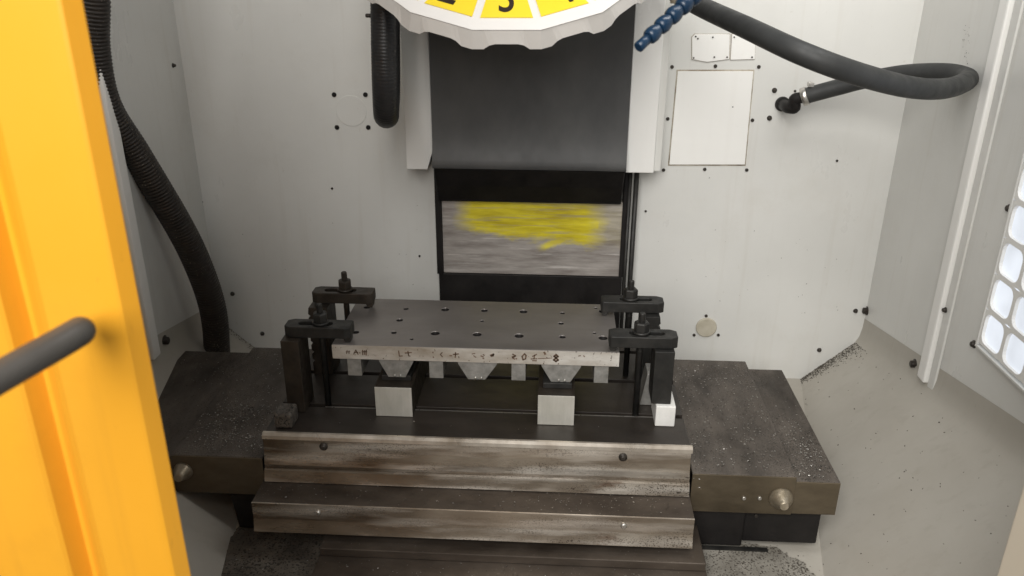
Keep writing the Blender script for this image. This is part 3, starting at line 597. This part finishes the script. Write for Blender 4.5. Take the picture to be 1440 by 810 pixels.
mb = MB(); mb.box(a.x-0.004, a.x+0.008, a.y-0.012, a.y+0.006, a.z+0.0215, a.z+0.032); mb.build('clamp_screw', bright, clampo, bev=0.001)
e0 = onY(1100, 146, YW); e1 = Vector((e0.x, 0.685, e0.z)); j = atD(1117, 140, 1.985)
mb = MB(); mb.tube(spline([Vector((e0.x, YW-0.001, e0.z)), Vector((e0.x, 0.71, e0.z)), Vector((e0.x+0.004, 0.692, e0.z)), Vector((e0.x+0.014, 0.684, e0.z+0.003)), j, atD(1127, 137.2, 1.976)], 6), 0.0138, 16); mb.build('elbow_fitting', blackm, t)
mb = MB(); mb.lathe(Vector((e0.x, YW+0.001, e0.z)), bn, [(0, 0.0185), (0.006, 0.0185), (0.008, 0.017)], 20); mb.build('fitting_flange', oxide, t)
# manifold above the frame that feeds the nozzle and the hose
mp = atD(965, -38, 1.16); t = thing('coolant_manifold', mp, 'dark coolant manifold beside the tool magazine at the top edge', 'manifold')
mb = MB(); mb.box(mp.x-0.06, mp.x+0.045, mp.y-0.01, mp.y+0.05, mp.z-0.012, mp.z+0.06); mb.build('manifold_body', oxide2, t, bev=0.003)
a = atD(948, -8, 1.17); mb = MB(); mb.lathe(a+Vector((0, 0, 0.012)), (0.05, 0, -1), [(0, 0.008), (0.014, 0.008), (0.016, 0.006), (0.024, 0.006)], 12); mb.build('fitting', brassy, t)
# blue segmented nozzle
t = thing('coolant_nozzle', atD(900, 64, 1.1), 'blue segmented coolant nozzle pointing down left of the grey hose', 'nozzle')
A = atD(897, 67, 1.08); B = atD(985, -14, 1.12); d = (B-A); Ln = d.length; ax = d.normalized(); n = 6; st = Ln/n
for k in range(n):
    p0 = A+ax*(st*k); s = 0.0088+0.0003*k
    if k == 0: prof = [(0, s*0.62), (0.0012, s*0.85), (st*0.45, s*0.82), (st*0.95, s*0.84)]
    else: prof = [(-st*0.05, s*0.9), (st*0.08, s*1.15), (st*0.34, s*1.22), (st*0.62, s*1.12), (st*0.85, s*0.90), (st*1.0, s*0.84)]
    mb = MB(); mb.lathe(p0, ax, prof, 18); mb.build('segment', blue, t)

# ------------------------------------------------------------------ tool magazine: sixteen-sided tilted disc with number labels
Bm = atD(712.5, 42.5, 1.36); s = 1.36/FPX; vd = ray(712.5, 42.5).normalized()
uu = rgt.copy(); uu = (uu-vd*uu.dot(vd)).normalized(); upp = uu.cross(vd).normalized() * 1.0
if upp.z < 0: upp = -upp
tl = math.acos(0.655); vv = upp*math.cos(tl)+vd*math.sin(tl); nn = uu.cross(vv).normalized()
if nn.dot(vd) > 0: nn = -nn
N = 16; Rr = 97*s/(2*math.sin(math.pi/N)); ap = Rr*math.cos(math.pi/N); cen = Bm+vv*ap
def dp(a, r, h=0.0): return cen+(vv*(-math.cos(a))+uu*math.sin(a))*r+nn*h       # a = 0 points down, to the near edge
mag = thing('tool_magazine', cen, 'white sixteen sided tool magazine disc with yellow numbered labels at the top', 'tool magazine')
mb = MB(); ang = [2*math.pi*(k+0.5)/N for k in range(N)]
top = [dp(a, Rr) for a in ang]; hub = [dp(a, Rr*0.25) for a in ang]; bot = [dp(a, Rr*0.985, -0.004) for a in ang]
mb.add(top+[dp(a, Rr*0.9, -0.012) for a in ang], [tuple(range(N)), tuple(range(2*N-1, N-1, -1))]+[(i, (i+1) % N, N+(i+1) % N, N+i) for i in range(N)]); mb.build('disc_face', discw, mag, bev=0.002)
mb = MB(); vs = []; M_ = 12
for k in range(N):
    for j in range(M_):
        f = j/M_; a0, a1 = ang[k], ang[(k+1) % N]
        if a1 < a0: a1 += 2*math.pi
        pt = dp(a0, Rr*0.992, -0.002)*(1-f)+dp(a1, Rr*0.992, -0.002)*f
        q = abs(f-0.5)*2                                         # 0 at the middle of an edge, 1 at a corner
        dep = 0.032 if q > 0.66 else (0.032-0.011*min(1, (0.66-q)/0.22))
        vs += [pt, pt-nn*dep+(pt-cen).normalized()*0.010]
m = N*M_; mb.add(vs, [(2*i, 2*((i+1) % m), 2*((i+1) % m)+1, 2*i+1) for i in range(m)])
o = mb.build('scalloped_rim', discg, mag, solid=0.02)
for k in range(-7, 9):
    a = 2*math.pi*k/N; r_ = (vv*(-math.cos(a))+uu*math.sin(a)); t_ = (uu*math.cos(a)+vv*math.sin(a))
    e = ap-25*s; w0 = 37.5*s; ri = ap-135*s; w1 = w0-(e-ri)*math.tan(math.pi/N)
    f = lambda r, w, h: cen+r_*r+t_*w+nn*h
    q = [f(e, -w0, 0.0006), f(e, w0, 0.0006), f(ri, w1, 0.0006), f(ri, -w1, 0.0006)]
    mb = MB(); mb.prism(q, nn*0.0012); lab = mb.build('number_label', lemon, mag)
    num = 3+k
    if num < 1: num += 16
    cu = bpy.data.curves.new('digit', 'FONT'); cu.body = str(num); cu.size = 74*s; cu.align_x = 'CENTER'; cu.resolution_u = 6; cu.offset = 0.0008
    ob = bpy.data.objects.new('digit', cu); C.objects.link(ob); bpy.context.view_layer.update()
    me = bpy.data.meshes.new_from_object(ob.evaluated_get(bpy.context.evaluated_depsgraph_get())); bpy.data.objects.remove(ob)
    bs = f(e-12*s, 10*s*max(-1, min(1, k)), 0.0024)
    X, Y = t_, -r_
    me.transform(Matrix(((X.x*0.78, Y.x*1.2, nn.x, 0), (X.y*0.78, Y.y*1.2, nn.y, 0), (X.z*0.78, Y.z*1.2, nn.z, 0), (0, 0, 0, 1))))
    off = bs-parent_loc(mag)
    for v in me.vertices: v.co += off
    me.materials.clear(); me.materials.append(inkm)
    dg = bpy.data.objects.new('digit', me); C.objects.link(dg); dg.parent = lab
mb = MB(); mb.lathe(cen-nn*0.03, nn, [(0, Rr*0.28), (0.04, Rr*0.28), (0.07, Rr*0.2)], 32); mb.build('hub', discg, mag)
mb = MB(); mb.lathe(cen-nn*0.033, -nn, [(0, Rr*0.80), (0.010, Rr*0.80)], 48); mb.build('carrier_plate', boltm, mag)

# ------------------------------------------------------------------ yellow sliding door in the foreground, cream post at right
YD = -0.765
door = thing('yellow_door', onY(110, 405, YD), 'yellow folded metal door close to the camera at left with a grey handle', 'door')
plan = [(193, YD+0.014), (166, YD+0.001), (160, YD), (56, YD), (48, YD+0.005), (38, YD+0.0175), (32, YD+0.0185), (-2, YD+0.001), (-10, YD-0.001), (-260, YD-0.01), (-900, YD-0.012)]
pp = []
for px_, Y in plan:
    q = onY(px_, 405, Y); pp.append((q.x, q.y))
mb = MB(); z0, z1 = -0.30, 1.4; n = len(pp)
vs = [(x, y, z) for z in (z0, z1) for x, y in pp]
mb.add(vs, [(i, i+1, n+i+1, n+i) for i in range(n-1)]); o = mb.build('folded_panel', yellow, door, solid=0.0025, bev=0.003)
mb = MB(); hpth = spline([atD(-140, 612, 0.50), atD(-40, 553, 0.53), atD(30, 513, 0.56), atD(80, 485, 0.585), atD(104, 471, 0.60), atD(112, 466, 0.615), atD(113, 465, 0.66)], 8)
mb.tube(hpth, 0.0112, 20); mb.build('handle', rodm, door)
post = thing('door_post', onY(1440, 690, -0.62), 'cream painted door post at the lower right edge close to the camera', 'door post')
q = onY(1405, 795, -0.56); mb = MB(); mb.box(q.x, q.x+0.25, -0.625, -0.56, -0.30, 1.4); mb.build('post_sheet', postm, post, bev=0.003)

# ------------------------------------------------------------------ metal chips
def chips(name, spots, mat, lo, hi):
    v, f = [], []
    for p, nrm in spots:
        nrm = Vector(nrm).normalized(); a = nrm.orthogonal().normalized(); b = nrm.cross(a); th = random.random()*6.28
        a, b = a*math.cos(th)+b*math.sin(th), b*math.cos(th)-a*math.sin(th); sz = random.uniform(lo, hi)
        l, w, hh = sz, sz*random.uniform(0.3, 0.8), sz*random.uniform(0.15, 0.6); o = len(v); P = Vector(p)
        v += [P-a*l-b*w+nrm*hh*0.1, P+a*l-b*w*0.6+nrm*hh, P+a*l*0.7+b*w+nrm*hh*0.2, P-a*l*0.8+b*w+nrm*hh*1.2]
        f += [(o, o+1, o+2, o+3), (o, o+3, o+2, o+1)] if False else [(o, o+1, o+2), (o, o+2, o+3), (o, o+1, o+3)]
    me = bpy.data.meshes.new(name); me.from_pydata(v, [], f); me.update(); me.materials.append(mat)
    ob = bpy.data.objects.new(name, me); C.objects.link(ob); ob['kind'] = 'stuff'; return ob
U = random.uniform; G = random.gauss; UPN = (0, 0, 1)
def onslope(x, y, s):
    X = XR if s > 0 else XL; zt = -0.10+(0.75-y)*0.19; dx = (X-x)*s; return (x, y, zt-0.026-(dx-0.016)*0.9+0.0008)
def tops(n, x0, x1, y0, y1, z): return [((U(x0, x1), U(y0, y1), z), UPN) for _ in range(n)]
def clus(n, cx, cy, sx, sy, z, x0=-9, x1=9, y0=-9, y1=9):
    out = []
    while len(out) < n:
        x, y = G(cx, sx), G(cy, sy)
        if x0 < x < x1 and y0 < y < y1: out.append(((x, y, z), UPN))
    return out
zs = zc+0.0006; zo = zc-0.0124
sh = tops(50, 0.44, 0.63, 0.01, 0.47, zs)+clus(70, 0.69, 0.09, 0.02, 0.05, zo, 0.64, 0.718, 0.01, 0.4)+tops(15, 0.64, 0.718, 0.02, 0.44, zo)
sh += clus(70, -0.53, 0.13, 0.06, 0.07, zs, -0.62, -0.44, 0.01, 0.46)+clus(60, -0.47, 0.05, 0.03, 0.03, zs, -0.62, -0.44, 0.01, 0.4)+clus(50, -0.70, 0.36, 0.05, 0.06, zo, -0.79, -0.63, 0.01, 0.46)+clus(30, -0.50, 0.42, 0.04, 0.04, zs, -0.62, -0.44, 0.01, 0.47)
sh += tops(45, -0.40, 0.42, -0.07, -0.006, -0.1055)+clus(40, 0.16, -0.04, 0.10, 0.018, -0.1062, -0.4, 0.42, -0.072, -0.006)
sh += clus(60, 0.56, 0.2, 0.05, 0.12, zs, 0.44, 0.63, 0.01, 0.47)
sh += tops(12, -0.35, 0.35, 0.02, 0.09, 0.0008)+clus(15, 0.437, 0.0, 0.004, 0.05, -0.0545)
sh += clus(180, 0.08, -0.2, 0.2, 0.05, -0.2048, -0.28, 0.44, -0.40, -0.112)+tops(80, -0.28, 0.44, -0.3, -0.112, -0.2048)
sh += tops(60, -0.5, -0.3, -0.25, 0.02, ZF+0.005)+tops(60, 0.46, 0.66, -0.25, 0.02, ZF+0.005)
for _ in range(2): sh += tops(220, 0.44, 0.63, 0.01, 0.47, zs)+clus(90, 0.68, 0.12, 0.03, 0.08, zo, 0.64, 0.718, 0.01, 0.44)+clus(200, -0.54, 0.12, 0.05, 0.10, zs, -0.62, -0.44, 0.01, 0.46)
chips('bright_metal_chips', sh, chipb, 0.0006, 0.0021)
dk = tops(420, 0.436, 0.632, 0.004, 0.48, zs)+tops(140, 0.637, 0.719, 0.01, 0.46, zo)+tops(260, -0.62, -0.436, 0.004, 0.48, zs)+tops(120, -0.79, -0.63, 0.02, 0.46, zo)
dk += clus(260, -0.56, 0.16, 0.03, 0.09, zs, -0.62, -0.44, 0.01, 0.47)
dk += tops(220, -0.42, 0.42, -0.072, -0.006, -0.1058)+tops(500, -0.28, 0.44, -0.40, -0.112, -0.2048)
for P in HEAPS:
    n = 0; lo = [min(q[i] for q in P)-0.02 for i in (0, 1)]; hi = [max(q[i] for q in P)+0.02 for i in (0, 1)]; lo[1] = max(lo[1], -0.32)
    while n < 1500:
        x, y = U(lo[0], hi[0]), U(lo[1], hi[1]); ins = False
        for a, b in zip(P, P[1:]+P[:1]):
            if (a.y > y) != (b.y > y) and x < (b.x-a.x)*(y-a.y)/(b.y-a.y)+a.x: ins = not ins
        if ins or random.random() < 0.12: dk.append(((x, y, ZF+(0.0048 if ins else 0.0006)), UPN))
        n += 1
chips('dark_metal_chips', dk, chipd, 0.0007, 0.0019)
sl = []
for _ in range(120):
    x, y = U(0.70, 1.0), U(-0.35, 0.72); sl.append((onslope(x, y, 1), (-0.67, -0.14, 0.74)))
for _ in range(1800):                     # heap along the foot of the back wall
    t_ = random.random(); x = 0.76+0.25*t_; y = 0.748-abs(G(0, 0.012+0.028*t_*t_)); sl.append((onslope(x, y, 1), (-0.67, -0.14, 0.74)))
for _ in range(300):
    t_ = random.random(); x = XL+0.02+0.2*t_; y = 0.748-abs(G(0, 0.012)); sl.append((onslope(x, y, -1), (0.67, -0.14, 0.74)))
for _ in range(50):
    x, y = U(XL+0.05, XL+0.23), U(-0.3, 0.5); sl.append((onslope(x, y, -1), (0.67, -0.14, 0.74)))
chips('slope_metal_chips', sl, chipd, 0.0007, 0.0021)
sp = []
for _ in range(28):
    x, z = U(0.42, 0.95), abs(G(0, 0.16))-0.05; sp.append(((x, YW-0.0006, z), bn))
for _ in range(18):
    x, z = U(-0.75, -0.2), abs(G(0, 0.16))-0.05; sp.append(((x, YW-0.0006, z), bn))
for _ in range(26):
    q = onX(1360+U(-6, 4), U(34, 94), XR); sp.append(((XR-0.0006, q.y, q.z), (-1, 0, 0)))
chips('wall_splash_specks', sp, chipd, 0.0006, 0.0015)
